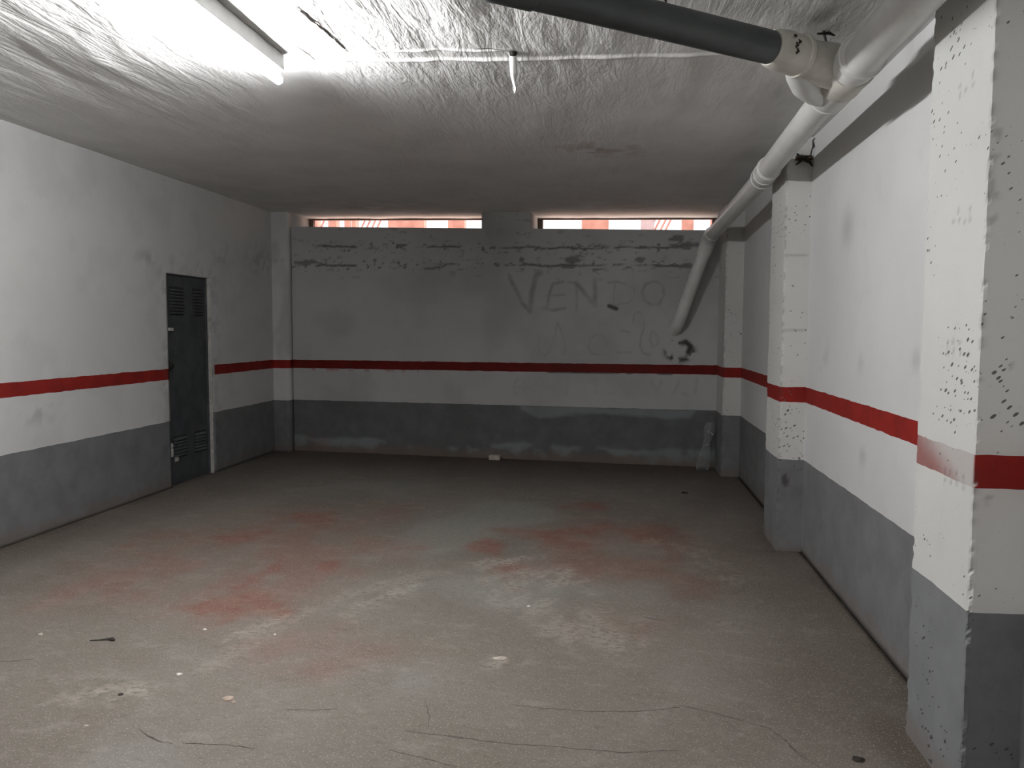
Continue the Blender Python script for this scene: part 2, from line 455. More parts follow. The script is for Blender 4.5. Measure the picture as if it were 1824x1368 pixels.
def ribbon(name, pts, w, mat, parent, plane='floor', seed=0):
    """a thin open crack: a shallow jagged strip lying on its surface"""
    rnd = random.Random(seed)
    P = []
    for a, b in zip(pts[:-1], pts[1:]):
        n = max(2, int(math.hypot(b[0]-a[0], b[1]-a[1])/.02))
        for i in range(n):
            t = i/n
            P.append((a[0]+(b[0]-a[0])*t+rnd.uniform(-.003, .003), a[1]+(b[1]-a[1])*t+rnd.uniform(-.003, .003)))
    P.append(pts[-1])
    mb = MB()
    for i, p in enumerate(P):
        q = P[min(i+1, len(P)-1)]; o = P[max(i-1, 0)]
        t = Vector((q[0]-o[0], q[1]-o[1])); t = t.normalized() if t.length else Vector((1, 0))
        nn = Vector((-t.y, t.x)); e = min(1, i/4+.15, (len(P)-1-i)/4+.15)
        ww = w*e*rnd.uniform(.35, 1.1)
        for k, hgt in ((-1, 0), (0, .0016), (1, 0)):
            a = (p[0]+nn.x*ww*k*.5, p[1]+nn.y*ww*k*.5)
            if plane == 'floor': mb.v.append((a[0], a[1], .0004+hgt))
            else: mb.v.append((a[0], a[1], zc(a[0])+ceil_disp(np.array([a[0]]), np.array([a[1]]), 0)[0, 2]-.0015-hgt))
    for i in range(len(P)-1):
        for k in range(2):
            a = i*3+k
            mb.f.append((a, a+3, a+4, a+1) if plane != 'floor' else (a, a+1, a+4, a+3))
    return mb.build(name, mat, parent)

FCRACK = [[(-1.7,2.5),(-1.64,2.46),(-1.58,2.43),(-1.52,2.42)],[(-1.49,2.43),(-1.36,2.44),(-1.28,2.44),(-1.22,2.43)],[(-.74,2.62),(-.6,2.61),(-.37,2.59)],[(-.76,2.49),(-.64,2.46),(-.51,2.42)],[(-.38,2.87),(-.28,2.86),(-.08,2.86),(.11,2.89),(.26,2.94)],[(-.58,2.61),(-.41,2.59),(-.21,2.59),(.06,2.59),(.23,2.63)],[(.26,2.96),(.42,2.9),(.57,2.83),(.61,2.75),(.64,2.66),(.69,2.59)],[(-1.23,2.71),(-1.12,2.72),(-1.04,2.74)],[(-2.64,2.93),(-2.51,2.98)],[(-.73,2.87),(-.68,2.74),(-.66,2.64)],[(.15,3.88),(.2,3.85),(.26,3.84)]]
FW = [.010, .010, .006, .006, .007, .005, .008, .006, .006, .005, .020]
for i, (p, w) in enumerate(zip(FCRACK, FW)):
    ribbon('crack', p, w, M_FCRACK, floor, 'floor', i)

# ---- ceiling (real lumps, a small step at the shuttering joint)
SEAM = 3.66
def ceil_disp(x, y, z):
    r = np.zeros((len(x), 3))
    c, s = math.cos(.12), math.sin(.12)
    a = x*c+y*s; b = -x*s+y*c
    amp = .30+.70*(1-sstep(3.3, 4.6, y))*(1-.7*sstep(-.5, .3, x))
    r[:, 2] = ((fbm(a*5.5+2*fbm(x, y, 33, 2), b*1.3, 31, 5)-.5)*.024*(1+.5*(1-sstep(-2.6, -1.8, x)))+(fbm(x*.8, y*.8, 35, 3)-.5)*.015)*amp
    r[:, 2] += sstep(-.012, .012, y-SEAM-.012*(vnoise(x*6, y*0, 40)-.5))*np.exp(-np.clip(y-SEAM, 0, 9)/.5)*-.007*np.clip((x+1.5)/.3, 0, 1)*np.clip((.6-x)/.3, 0, 1)
    # ragged lip left by the formwork boards
    lip = np.exp(-((y-SEAM-.008*(vnoise(x*9, y*0, 41)-.5))/.012)**2)*np.clip((x+1.45)/.05, 0, 1)*np.clip((.45-x)/.05, 0, 1)
    r[:, 2] -= lip*.008*(.4+vnoise(x*14, y*0, 42))
    l2 = np.exp(-((y-3.55-.014*(vnoise(x*5, y*0, 43)-.5))/.010)**2)*np.clip((x+1.28)/.05, 0, 1)*np.clip((-.47-x)/.05, 0, 1)
    r[:, 2] -= l2*.010*(.2+vnoise(x*17, y*0, 44))
    return r
def ceil_paint(x, y, z, u, v):
    col = np.zeros((len(x), 4))
    lip = np.exp(-((y-SEAM+.012)/.014)**2)*np.clip((x+1.45)/.05, 0, 1)*np.clip((.45-x)/.05, 0, 1)
    col[:, 1] = lip*.55  # paler strip paints in the lamp-lit near face of the joint
    n = fbm(x*9, y*9, 51)
    # brown damp marks near the windows and the pipe
    col[:, 2] = np.maximum(blob(x, y, (-.1, 5.5), .5, .35)*sstep(.45, .6, n), .5*blob(x, y, (-2.7, 8.2), 1.3, .6)*sstep(.4, .6, n))
    col[:, 2] = np.maximum(col[:, 2], .6*blob(x, y, (.2, 8.0), 1.0, .5)*sstep(.4, .6, n))
    return col
cx = lines(XL-.2, XR+.25, .03)
cy = np.concatenate([lines(Y_REAR-.2, 1.6, .4), lines(1.6, 3.45, .03)[1:], lines(3.45, 3.75, .006)[1:], lines(3.75, 9.55, .03)[1:]])
ceiling = slab('ceiling', cx, cy, lambda u, v: (u, np.where(v > 8.0, 8.0+(v-8.0)/1.55*((BD+math.sin(BA)*u)/math.cos(BA)+.505-8.0), v), zc(u)), (0, 0, .28), paint=ceil_paint, mat=M_CEIL, disp=ceil_disp)
tag(ceiling, 'rough whitewashed concrete ceiling with streaks and a formwork joint')
for i, (p, w) in enumerate([([(-1.284,3.024),(-1.286,3.13),(-1.278,3.2),(-1.27,3.306),(-1.264,3.425),(-1.263,3.553)], .016), ([(-1.475,3.448),(-1.462,3.52),(-1.46,3.594),(-1.457,3.656)], .018), ([(-1.27,3.545),(-1.235,3.56)], .012), ([(-.66,3.53),(-.6,3.528),(-.53,3.54)], .010)]):
    ribbon('crack', p, w, M_CRACK, ceiling, 'ceil', 30+i)

# ---- left wall with the door opening
DY0, DY1, DZ = 6.47, 7.215, 1.945
def left_paint(x, y, z, u, v):
    col = np.zeros((len(x), 4))
    n = fbm(y*4, z*4, 61); n2 = fbm(y*14, z*14, 63)
    d = np.maximum(np.maximum(DY0-y, y-DY1), z-DZ)
    col[:, 0] = .06*sstep(.55, .7, n)
    col[:, 0] = np.maximum(col[:, 0], .22*(1-sstep(.02, .28, d))*sstep(.45, .65, n2))
    for c, rx, rz in (((8.3, 2.2), .5, .25), ((7.5, 2.2), .3, .15), ((4.9, .85), .3, .12), ((6.2, 2.05), .25, .1)):
        col[:, 0] = np.maximum(col[:, 0], .35*blob(y, z, c, rx, rz)*sstep(.45, .6, n2))
    # stripe stops short of the opening on its far side
    col[:, 1] = np.where((y > DY1) & (y < DY1+.055), 1.0, 0)
    return col
ly = np.concatenate([lines(Y_REAR, 3.6, .4), lines(3.6, 8.75, .03, (DY0, DY1, DY1+.055, DY1+.06))[1:]])
lz = lines(0, 3.0, .03, (DZ,))
wall_l = slab('wall_left', ly, lz, lambda u, v: (XL+0*u, u, v), (-.25, 0, 0), hole=[(DY0, DY1, -1, DZ)], paint=left_paint, mat=M_WALL)
tag(wall_l, 'long white left wall with red stripe and grey dado')

# ---- right wall
def right_paint(x, y, z, u, v):
    col = np.zeros((len(x), 4))
    n = fbm(y*5, z*5, 71)
    for c, r in (((4.75, 1.33), .10), ((3.36, 1.335), .07), ((3.19, 1.30), .09), ((4.1, 1.28), .07), ((4.0, .83), .08), ((3.0, .9), .12), ((6.0, 1.4), .25), ((4.4, 2.0), .15)):
        col[:, 0] = np.maximum(col[:, 0], .30*blob(y, z, c, r, r)*sstep(.35, .6, n))
    return col
ry = np.concatenate([lines(Y_REAR, 1.6, .4), lines(1.6, 8.55, .035)[1:]])
wall_r = slab('wall_right', ry, lines(0, 3.0, .035), lambda u, v: (XR+0*u, u, v), (.25, 0, 0), paint=right_paint, mat=M_WALL)
tag(wall_r, 'white right wall with red stripe and grey dado between pillars')

# ---- rear wall behind the viewer
wall_b = slab('wall_rear', lines(XL-.2, XR+.2, .5), lines(0, 3.0, .5), lambda u, v: (u, Y_REAR+0*u, v), (0, -.25, 0), mat=M_WALL)
tag(wall_b, 'white rear wall with red stripe behind the viewer')

# ---- end wall with two slots under the ceiling and the faded writing
GR1 = [[(-1.874,2.019),(-1.81,1.895),(-1.734,1.741),(-1.646,1.649)],[(-1.646,1.649),(-1.621,1.864),(-1.579,2.046),(-1.535,2.07)],[(-1.28,1.97),(-1.392,1.953),(-1.434,1.832),(-1.452,1.71),(-1.495,1.679)],[(-1.514,1.692),(-1.39,1.661),(-1.259,1.685)],[(-1.453,1.82),(-1.261,1.831)],[(-1.225,1.964),(-1.14,1.957),(-1.126,1.8),(-1.131,1.679)],[(-1.14,1.957),(-1.054,1.86),(-.979,1.769),(-.93,1.709)],[(-.93,1.709),(-.932,1.889),(-.939,1.991)],[(-.951,1.998),(-.861,1.985)],[(-.716,1.977),(-.727,1.858),(-.737,1.738)],[(-.783,1.96),(-.692,1.965),(-.585,1.934),(-.513,1.886),(-.512,1.797),(-.582,1.738),(-.75,1.714)],[(-.326,1.962),(-.396,1.939),(-.43,1.856),(-.405,1.767),(-.333,1.719),(-.252,1.731),(-.201,1.825),(-.22,1.925),(-.291,1.961),(-.337,1.962)]]
GW1 = [.022, .026, .014, .016, .012, .012, .020, .022, .012, .010, .012, .018]
GA1 = [.62, .66, .50, .55, .45, .40, .60, .62, .35, .30, .38, .55]
GR2 = [[(-1.543,1.385),(-1.555,1.28),(-1.529,1.188),(-1.467,1.164),(-1.417,1.238),(-1.369,1.373),(-1.338,1.527),(-1.294,1.435),(-1.256,1.313),(-1.243,1.191),(-1.28,1.19)],[(-.974,1.358),(-.902,1.413),(-.841,1.389),(-.792,1.317),(-.786,1.268)],[(-.974,1.358),(-.997,1.266),(-.96,1.194),(-.863,1.183),(-.779,1.196)],[(-.649,1.45),(-.554,1.426)],[(-.52,1.528),(-.509,1.618),(-.463,1.648),(-.414,1.588),(-.4,1.499),(-.434,1.379),(-.444,1.271),(-.407,1.2),(-.336,1.188)],[(-1.169,1.222),(-1.083,1.18)],[(-.329,1.428),(-.339,1.35),(-.314,1.272),(-.256,1.309),(-.258,1.392),(-.305,1.434)],[(-.682,1.209),(-.539,1.216)]]
GR3 = [[(-1.781,.905),(-1.831,.81),(-1.805,.735),(-1.716,.762),(-1.729,.824),(-1.806,.81)],[(-1.667,.9),(-1.59,.914),(-1.571,.852),(-1.641,.801),(-1.551,.753)],[(-1.527,.915),(-1.464,.817),(-1.514,.742)],[(-1.384,.918),(-1.414,.818),(-1.352,.795)],[(-1.352,.881),(-1.216,.933),(-1.239,.748)],[(-.908,.926),(-.919,.767)],[(-.799,.916),(-.69,.918),(-.725,.844),(-.676,.785),(-.797,.758)],[(-.558,.896),(-.604,.774),(-.497,.776)],[(-.499,.909),(-.379,.899)],[(-.32,.913),(-.259,.794),(-.214,.903)],[(-.027,.942),(-.049,.846),(-.082,.773)],[(.01,.787),(.057,.765)],[(.158,.945),(.138,.79)]]
J1 = [(-4.29,2.421),(-3.924,2.407),(-3.577,2.388),(-3.236,2.4),(-3.101,2.379),(-2.801,2.373),(-2.311,2.364),(-1.894,2.35),(-1.302,2.339),(-.937,2.326),(-.579,2.326),(-.227,2.319),(.072,2.337)]
J2 = [(-4.458,2.209),(-4.316,2.187),(-3.926,2.188),(-3.511,2.183),(-3.103,2.183),(-2.703,2.178),(-2.181,2.17),(-1.548,2.15),(-.935,2.147),(-.458,2.141),(.036,2.122)]
BL = [((-4.316,2.22),.19,.055),((-3.135,2.398),.11,.03),((.003,2.338),.22,.06),((-.084,2.41),.15,.06),((.036,2.122),.18,.045),((-2.021,2.162),.06,.04),((-1.239,2.133),.15,.03),((-1.179,2.211),.17,.06),((-2.802,2.135),.13,.022),((-3.456,2.233),.04,.02),((-1.737,2.213),.05,.05),((-.45,2.2),.12,.05),((.2,2.3),.09,.12)]
def back_paint(x, y, z, s, v):
    col = np.zeros((len(x), 4))
    n1 = fbm(s*7, z*20, 81); n2 = fbm(s*22, z*40, 83); n3 = fbm(s*2, z*2, 85)
    R = np.zeros(len(x))
    # ragged lift joints in the concrete
    for pts, w in ((J1, .012), (J2, .014)):
        jit = (fbm(s*10, s*0+2, 87)-.5)*.03
        st = stroke(s, z+jit, pts, w*.3, w)
        R = np.maximum(R, st*sstep(.38, .54, fbm(s*3.2, z*0+w*50, 89))*.75)
        R = np.maximum(R, stroke(s, z+jit*1.6, pts, .03, .06)*sstep(.62, .72, n2)*.7)
    for c, rx, rz in BL:
        R = np.maximum(R, sstep(.18, .55, blob(s, z, c, rx, rz)+(n2-.5)*1.1)*.6*(blob(s, z, c, rx*1.2, rz*1.2) > 0))
    R = np.maximum(R, .28*(sstep(.7, .78, fbm(s*9, z*22, 91)))*(z > 2.0))
    # writing
    for pts, w, a in zip(GR1, GW1, GA1):
        R = np.maximum(R, stroke(s, z, pts, w*.35, w*1.5)*.62*a*(.35+1.05*fbm(s*14, z*14, 93)))
    for pts in GR2:
        R = np.maximum(R, stroke(s, z, pts, .004, .016)*.27*(.3+1.1*fbm(s*10, z*10, 95)))
    for pts in GR3:
        R = np.maximum(R, stroke(s, z, pts, .008, .022)*.13*(.2+1.2*fbm(s*10, z*10, 97)))
    R = np.maximum(R, stroke(s, z, [(-.779,1.708),(-.70,1.678)], .012, .02)*.9)
    # black line under the stripe, damp patches
    R = np.maximum(R, .85*stroke(s, z, [(-1.8,.983),(.0,.985)], .004, .008)*sstep(.5, .6, fbm(s*5, s*0, 99)))
    R = np.maximum(R, .14*sstep(.5, .75, n3))
    # broken plaster ring below the pipe end
    rr = np.hypot((s+.03)/.15, (z-1.23)/.11)
    R = np.maximum(R, np.exp(-((rr-.85)/.28)**2)*sstep(.50, .62, fbm(s*16, z*16, 101)+.10*(s+.05 > 0)-.05*(z > 1.28))*.95)
    R = np.maximum(R, stroke(s, z, [(.03,1.33),(.085,1.28),(.06,1.22)], .012, .03)*.97)
    col[:, 0] = R
    # paler repainted patch on the dado and over the old number
    pp = [(-1.76,.62),(-1.728,.56),(-1.537,.473),(-1.224,.526),(-.673,.541),(-.254,.51),(.097,.52),(.15,.62)]
    col[:, 1] = .85*(1-sstep(-.02, .02, poly_sd(s, z, pp)+(n1-.5)*.05))
    low = (1-sstep(.02, .07, z-.13+.12*(fbm(s*3, z*3, 103)-.5)))*sstep(.40, .6, fbm(s*4+5, z*6, 105))
    col[:, 1] = np.maximum(col[:, 1], low*.8)
    # red runs under the stripe
    drip = sstep(.55, .68, fbm(s*16, s*0+7, 107))*sstep(-.045, 0, z-.985)*(z < .99)*(s > -4.3)*(s < -2.6)
    col[:, 2] = np.maximum(drip*.55, .5*blob(s, z, (-4.2, .12), .2, .12)*sstep(.4, .6, n1))
    return col
S_W = [(-4.50, -2.195), (-1.648, .34)]
V_SILL = 2.565
def bpos(u, v):
    x, y = bpt(u)
    return x, y, v+np.clip((v-2.0)/.565, 0, 2)*-.0317*(u+2.11)
bs = lines(-4.95, .62, .012, [q for w in S_W for q in w])
bv = lines(0, 2.84, .012, (V_SILL,))
DEPTH = .50
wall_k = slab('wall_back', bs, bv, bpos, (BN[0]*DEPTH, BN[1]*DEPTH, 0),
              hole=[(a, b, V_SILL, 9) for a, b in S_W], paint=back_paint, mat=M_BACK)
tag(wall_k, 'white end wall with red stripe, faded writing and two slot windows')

# ---- pillars: each one mesh made of fine faces
def pillar(name, x0, x1, y0, y1, label, paint=None, mat=M_PILLAR, step=.02, seed=0):
    """a pitted concrete pier; chipped arrises come from the displaced grid"""
    V = []; F = []; COL = []
    zs = lines(0, zc(x0)+.02, step)
    ring = []
    nx = max(2, int((x1-x0)/step)); ny = max(2, int((y1-y0)/step))
    for i in range(nx): ring.append((x1+(x0-x1)*i/nx, y0))
    for i in range(ny): ring.append((x0, y0+(y1-y0)*i/ny))
    for i in range(nx+1): ring.append((x0+(x1-x0)*i/nx, y1))
    n = len(ring)
    X = np.array([r[0] for r in ring]); Y = np.array([r[1] for r in ring])
    XX = np.repeat(X[None], len(zs), 0); YY = np.repeat(Y[None], len(zs), 0); ZZ = np.repeat(zs[:, None], n, 1)
    # chip the two arrises
    for k, (sx, sy) in ((nx, (1, 1)), (nx+ny, (1, -1))):
        ch = np.clip(fbm(zs*34, zs*0+k+seed, 111)-.52, 0, 1)*.022
        XX[:, k] += ch*sx; YY[:, k] += ch*sy
    col = np.zeros((len(zs)*n, 4))
    P = np.stack([XX, YY, ZZ], -1).reshape(-1, 3)
    edge = np.exp(-((np.hypot(P[:, 0]-x0, P[:, 1]-y0))/.010)**2)
    col[:, 0] = .42*edge*sstep(.50, .62, fbm(P[:, 2]*45, P[:, 2]*0+seed, 113))
    if paint is not None: paint(P[:, 0], P[:, 1], P[:, 2], col)
    idx = np.arange(len(zs)*n).reshape(len(zs), n)
    q = np.stack([idx[:-1, :-1], idx[:-1, 1:], idx[1:, 1:], idx[1:, :-1]], -1).reshape(-1, 4)[:, ::-1]
    me = bpy.data.meshes.new(name)
    faces = [tuple(map(int, f)) for f in q]
    faces.append(tuple(int(i) for i in idx[-1])[::-1]); faces.append(tuple(int(i) for i in idx[0]))
    bk = np.stack([idx[:-1, -1], idx[:-1, 0], idx[1:, 0], idx[1:, -1]], -1)[:, ::-1]
    faces += [tuple(map(int, f)) for f in bk]
    me.from_pydata(P.tolist(), [], faces); me.update()
    at = me.attributes.new('paint', 'FLOAT_COLOR', 'POINT')
    at.data.foreach_set('color', np.clip(col, 0, 1).astype(np.float32).ravel())
    me.materials.append(mat)
    o = bpy.data.objects.new(name, me); C.objects.link(o)
    o['kind'] = 'structure'; o['label'] = label
    return o
def near_paint(x, y, z, col):
    left = np.abs(x-1.057) < .03
    # dotted rubber marks on the inner face
    for (a, b) in ((2.557,2.196),(2.606,2.194),(2.645,2.189),(2.654,1.799),(2.613,1.798),(2.572,1.787),(2.535,1.791),(2.653,1.382),(2.611,1.389),(2.563,1.385),(2.508,1.38),(2.631,.971),(2.589,.974),(2.545,.979),(2.497,.975)):
        for dz in (0, .03):
            col[:, 0] = np.maximum(col[:, 0], np.where(left, .38*(1-sstep(.003, .015, np.hypot((y-a-dz*.2)*1.2, z-b-dz)))*(dz == 0 or int(a*1000) % 2), 0))
    # worn-through stripe on the inner face
    d = (y-2.45)/.42
    wear = sstep(1.05, .25, d-.15+.45*(1.0855-z)/.1+.25*(fbm(y*12, z*12, 121)-.5))
    col[:, 1] = np.where(left & (y > 2.434), np.clip(.25+.62*wear, 0, 1), 0)
    # scars on the front
    fr = np.abs(y-2.43) < .01
    for (a, b, r) in ((1.068, 1.86, .03), (1.065, 1.95, .022), (1.14, 1.353, .012), (1.10, .953, .022), (1.085, 1.84, .022), (1.072, 1.77, .02), (1.075, 2.02, .02)):
        col[:, 0] = np.maximum(col[:, 0], np.where(fr, .32*sstep(.25, .6, blob(x, z, (a, b), r, r*1.2)+(fbm(x*60, z*60, 123)-.5)*1.3)*(np.hypot(x-a, z-b) < r), 0))
pillar('pillar', 1.057, XR, 2.43, 2.875, 'nearest pitted white pillar with worn-off stripe on its inner face', near_paint, seed=1, step=.012)
def mid_paint(x, y, z, col):
    fr = np.abs(y-5.2) < .01
    col[:, 0] = np.maximum(col[:, 0], np.where(fr, .8*sstep(.2, .5, blob(x, z, (1.105, .47), .03, .06)+(fbm(x*40, z*30, 125)-.5)*.6), 0))
    for zz in (1.93, 1.45):
        col[:, 0] = np.maximum(col[:, 0], np.where(fr, .35*stroke(x, z+.02*(fbm(x*12, z*0, 127)-.5), [(1.06, zz), (1.21, zz+.01)], .001, .008), 0))
pillar('pillar', 1.06, XR, 5.2, 5.65, 'middle pitted white pillar below the pipe coupling', mid_paint, seed=2, step=.015)
pillar('pillar', 1.045, XR, 7.82, 8.32, 'farthest narrow pillar in the dark corner by the end wall', None, mat=M_PILLAR, seed=3)

# left corner pier, flush with the askew end wall
def pier():
    o = slab('pillar', lines(-4.72, -4.497, .03), lines(0, 2.9, .03), lambda u, v: (*bpt(u, -.115), v), (BN[0]*.13, BN[1]*.13, 0), paint=lambda x, y, z, u, v: np.stack([.18*sstep(.5, .7, fbm(u*6, z*3, 131))+.5*blob(u, z, (-4.6, 2.25), .1, .05)*sstep(.4, .6, fbm(u*20, z*20, 133)), 0*u, 0*u, 0*u], -1), mat=M_WALL)
    tag(o, 'shallow white corner pier at the left end of the end wall')
pier()

# ---- slot windows: frames at the outer face of the thick wall
def window(name, a, b, label):
    root = empty(name)
    root['kind'] = 'structure'; root['label'] = label
    def bar(nm, s0, s1, z0f, z1f, d0=DEPTH-.05, d1=DEPTH):
        mb = MB(); n = 0
        vv = []
        for d in (d0, d1):
            for s, zf in ((s0, z0f), (s1, z0f), (s1, z1f), (s0, z1f)):
                x, y = bpt(s, d); vv.append((x, y, zf(s)))
        mb.v = vv
        mb.f = [(0,1,2,3),(7,6,5,4),(0,4,5,1),(1,5,6,2),(2,6,7,3),(3,7,4,0)]
        return mb.build(nm, M_FRAME, root)
    top = lambda s: zc(bpt(s)[0])+.03
    under = lambda s: zc(bpt(s)[0])-.018
    sill = lambda s: V_SILL-.0317*(s+2.11)
    sill1 = lambda s: sill(s)+.028
    bar('frame_head', a, b, under, top)
    bar('frame_sill', a, b, sill, sill1)
    bar('frame_jamb', a, a+.055, sill1, under)
    bar('frame_jamb', b-.05, b, sill1, under)
    return root
window('window_1', *S_W[0], 'long slot window at the left, above the blank wall')
window('window_2', *S_W[1], 'long slot window at the right, above the writing')

# ---- outside: terrace and a terracotta garden wall seen through the slots
mb = MB(); mb.box(-8, 6, 9.25, 11.4, 2.2, 2.35)
tag(mb.build('terrace_ground', M_PAVE), 'sunlit terracotta terrace outside the slot windows', kind='structure')
gw = empty('garden_wall', (0, 11.0, 2.35))
tag(gw, 'sunlit terracotta garden wall with open gaps seen through the slots', 'garden wall')
mb = MB(); mb.box(-7, 5, 0, .22, 0, .24); mb.build('wall_base', M_TERRA, gw)
mb = MB(); mb.box(-7, 5, -.03, .25, 1.15, 1.27); mb.build('coping', M_TERRA, gw)
for i, (a, b, k) in enumerate([(-6.2,-5.6,0),(-5.1,-4.694,0),(-4.564,-4.409,0),(-4.236,-4.116,0),(-3.988,-3.937,0),(-3.877,-3.817,0),(-3.326,-2.791,0),(-2.436,-2.198,0),(-1.936,-1.194,0),(-.513,-.137,0),(.312,.497,1),(.878,1.03,0),(1.271,1.735,0),(2.4,2.9,0)]):
    mb = MB(); mb.box(a, b, .02, .20, .24, 1.15)
    mb.build('pier', M_TERRA2 if k else M_TERRA, gw, bevel=.01)
for i, x in enumerate((.53, .60, .68, .75, -3.70, -3.62, -3.54, -3.46, -4.33)):   # slanting rods between piers
    mb = MB(); mb.sweep([(x-.22, .11, .24), (x+.22, .11, 1.15)], .014, 8)
    mb.build('rod', M_TERRA, gw, True)

# ---- the door in the left wall
dr = empty('door_1', (XL, DY0, 0))
dr['kind'] = 'structure'; dr['label'] = 'narrow dark grey metal door with louvres in the left wall'
def dbox(name, y0, y1, z0, z1, x0, x1, mat, par, bev=.002):
    mb = MB(); mb.box(x0, x1, y0, y1, z0, z1); return mb.build(name, mat, par, bevel=bev)
W = DY1-DY0
leaf = dbox('door_leaf', .015, W-.03, .004, DZ-.012, -.085, -.045, M_DOOR, dr, .003)
dbox('light_block', -.02, W+.02, 0, DZ+.02, -.252, -.12, M_BARE, dr)  # unseen box added behind the leaf to block sky light
dbox('door_frame', 0, .015, 0, DZ, -.10, -.035, M_DOOR, dr)
dbox('door_frame', W-.03, W-.012, 0, DZ, -.10, -.030, M_DOOR, dr)
dbox('jamb_plaster', W-.012, W, 0, DZ, -.12, .004, M_BARE, dr, .004)
dbox('door_frame', .015, W-.03, DZ-.012, DZ, -.10, -.035, M_DOOR, dr)
for (y0, y1, z0, z1) in ((.10, .34, 1.565, 1.83), (.495, .67, 1.565, 1.83), (.115, .34, .245, .45), (.465, .67, .245, .45)):
    dbox('louvre_shade', y0, y1, z0, z1, -.046, -.0445, M_GAP_SHADE, leaf, 0)  # thin dark panel: shade between the slats put into the colour
def slat_row(y0, y1, z):
    mb = MB()
    mb.v = [(-.045,y0,z-.008),(-.026,y0,z-.008),(-.045,y0,z+.012),(-.045,y1,z-.008),(-.026,y1,z-.008),(-.045,y1,z+.012)]
    mb.f = [(0,1,2),(5,4,3),(1,4,5,2),(0,3,4,1)]
    mb.build('louvre', M_SLAT, leaf)
for k in range(8):
    z = 1.80-.030*k
    slat_row(.105, .335, z); slat_row(.50, .665, z)
for k in range(6):
    z = .42-.030*k
    slat_row(.12, .335, z); slat_row(.47, .665, z)
# latch plate, bent handle, taped lock hole
dbox('latch', .022, .075, 1.425, 1.455, -.045, .010, M_BARE, dr, .004)
mb = MB(); mb.sweep([(-.045,.06,1.09),(-.005,.058,1.09),(.012,.05,1.105),(.016,.02,1.14)], [.010,.010,.009,.006], 10); mb.build('handle', M_BLACK, dr, True)
dbox('lock_plate', .055, .085, 1.05, 1.16, -.046, -.040, M_BLACK, dr)
dbox('patch', .125, .185, .215, .265, -.046, -.038, M_BARE, leaf, .004)
for z in (.30, .34, .385): dbox('broken_edge', .0, .03, z-.02, z+.02, -.04, .006, M_BARE, dr, .006)
for z in (.25, 1.70): 
    mb = MB(); mb.sweep([(-.035, W-.03, z), (-.035, W-.03, z+.09)], .009, 10); mb.build('hinge', M_DOOR, dr, True)

# ------------------------------------------------------------------ lamps
def lamp(y1, label, group=None):
    x = -1.62; L = 1.24; y0 = y1-L
    zt = zc(x)-.012
    root = empty('fluorescent_lamp', (x, y0, zt))
    tag(root, label, 'lamp', group)
    mb = MB(); mb.box(-.040, .040, .02, L-.03, -.062, .012); mb.build('batten', M_BATTEN, root, bevel=.006)
    for yy in (.012, L-.047):
        mb = MB(); mb.box(-.016, .016, yy, yy+.028, -.112, -.060); mb.build('lamp_holder', M_BATTEN, root, bevel=.006)
    mb = MB(); mb.sweep([(0, .03, -.094), (0, .05, -.094), (0, L-.03, -.094), (0, L-.010, -.094), (0, L, -.094)], [.021, .021, .021, .021, .013], 20); mb.build('tube', M_TUBE, root, True)
    return root
lamp(3.61, 'bright white fluorescent tube lamp on the ceiling at upper left')
lamp(-.8, 'second fluorescent tube lamp added on the ceiling behind the viewer, out of view')  # unseen lamp added to light the nearest pillar's front face

# ------------------------------------------------------------------ pipes
A = (.925, -1.2, 2.50); K = (.945, 5.15, 2.483); K2 = (.952, 5.45, 2.473); E1 = (.908, 8.02, 2.385); E2 = (.625, 8.225, 1.50)
PR = .074; PQ = .066
dp = empty('drain_pipe', (.92, 3.45, 2.4))
tag(dp, 'white plastic drain pipe running along the right wall to the end wall', 'pipe')
def pp(name, pts, rad, mat, smooth=True, par=None):
    par = par or dp
    o = par.location
    mb = MB(); mb.sweep([Vector(p)-o for p in pts], rad, 32)
    return mb.build(name, mat, par, smooth)
def lerp(a, b, t): return Vector(a)*(1-t)+Vector(b)*t
pp('pipe_run', [A, (.92, 3.22, 2.500)], PR, M_PVC)
pp('pipe_run', [(.92, 3.66, 2.500), K], PQ, M_PVC)
# tee: through socket, saddle and branch socket
tee = pp('tee', [(.92,3.17,2.506),(.92,3.18,2.506),(.92,3.70,2.503),(.92,3.71,2.503)], [PR+.004,PR+.012,PR+.012,PR+.004], M_PVC)
for yy in (3.20, 3.68):
    pp('socket_ring', [(.92,yy-.016,2.5055),(.92,yy-.010,2.5055),(.92,yy+.010,2.5055),(.92,yy+.016,2.5055)], [PR+.010,PR+.018,PR+.018,PR+.010], M_PVC)
G0 = Vector((.575, 3.19, 2.548)); G1 = Vector((-2.9, .914, 2.639)); gd = (G1-G0).normalized()
hub = Vector((.93, 3.43, 2.522))
pp('branch', [hub, lerp(hub, G0, .28), lerp(hub, G0, .45), lerp(hub, G0, .60), G0+gd*-.05], [PR+.014, PR+.012, .076, .072, .070], M_PVC_BEIGE)
pp('saddle', [(.92,3.30,2.502),(.92,3.31,2.502),(.92,3.40,2.502),(.92,3.49,2.502),(.92,3.50,2.502)], [PR+.013,PR+.018,PR+.015,PR+.018,PR+.013], M_PVC_BEIGE)
pp('swept_bend', [(.70,3.30,2.525),(.745,3.40,2.515),(.79,3.50,2.508),(.85,3.58,2.503),(.90,3.64,2.50)], [.05,.068,.074,.074,.066], M_PVC)
pp('branch_socket', [lerp(hub, G0, .62), lerp(hub, G0, .64), lerp(hub, G0, .86), lerp(hub, G0, .97), lerp(hub, G0, 1.0)], [.070, .078, .078, .072, .066], M_PVC_BEIGE)
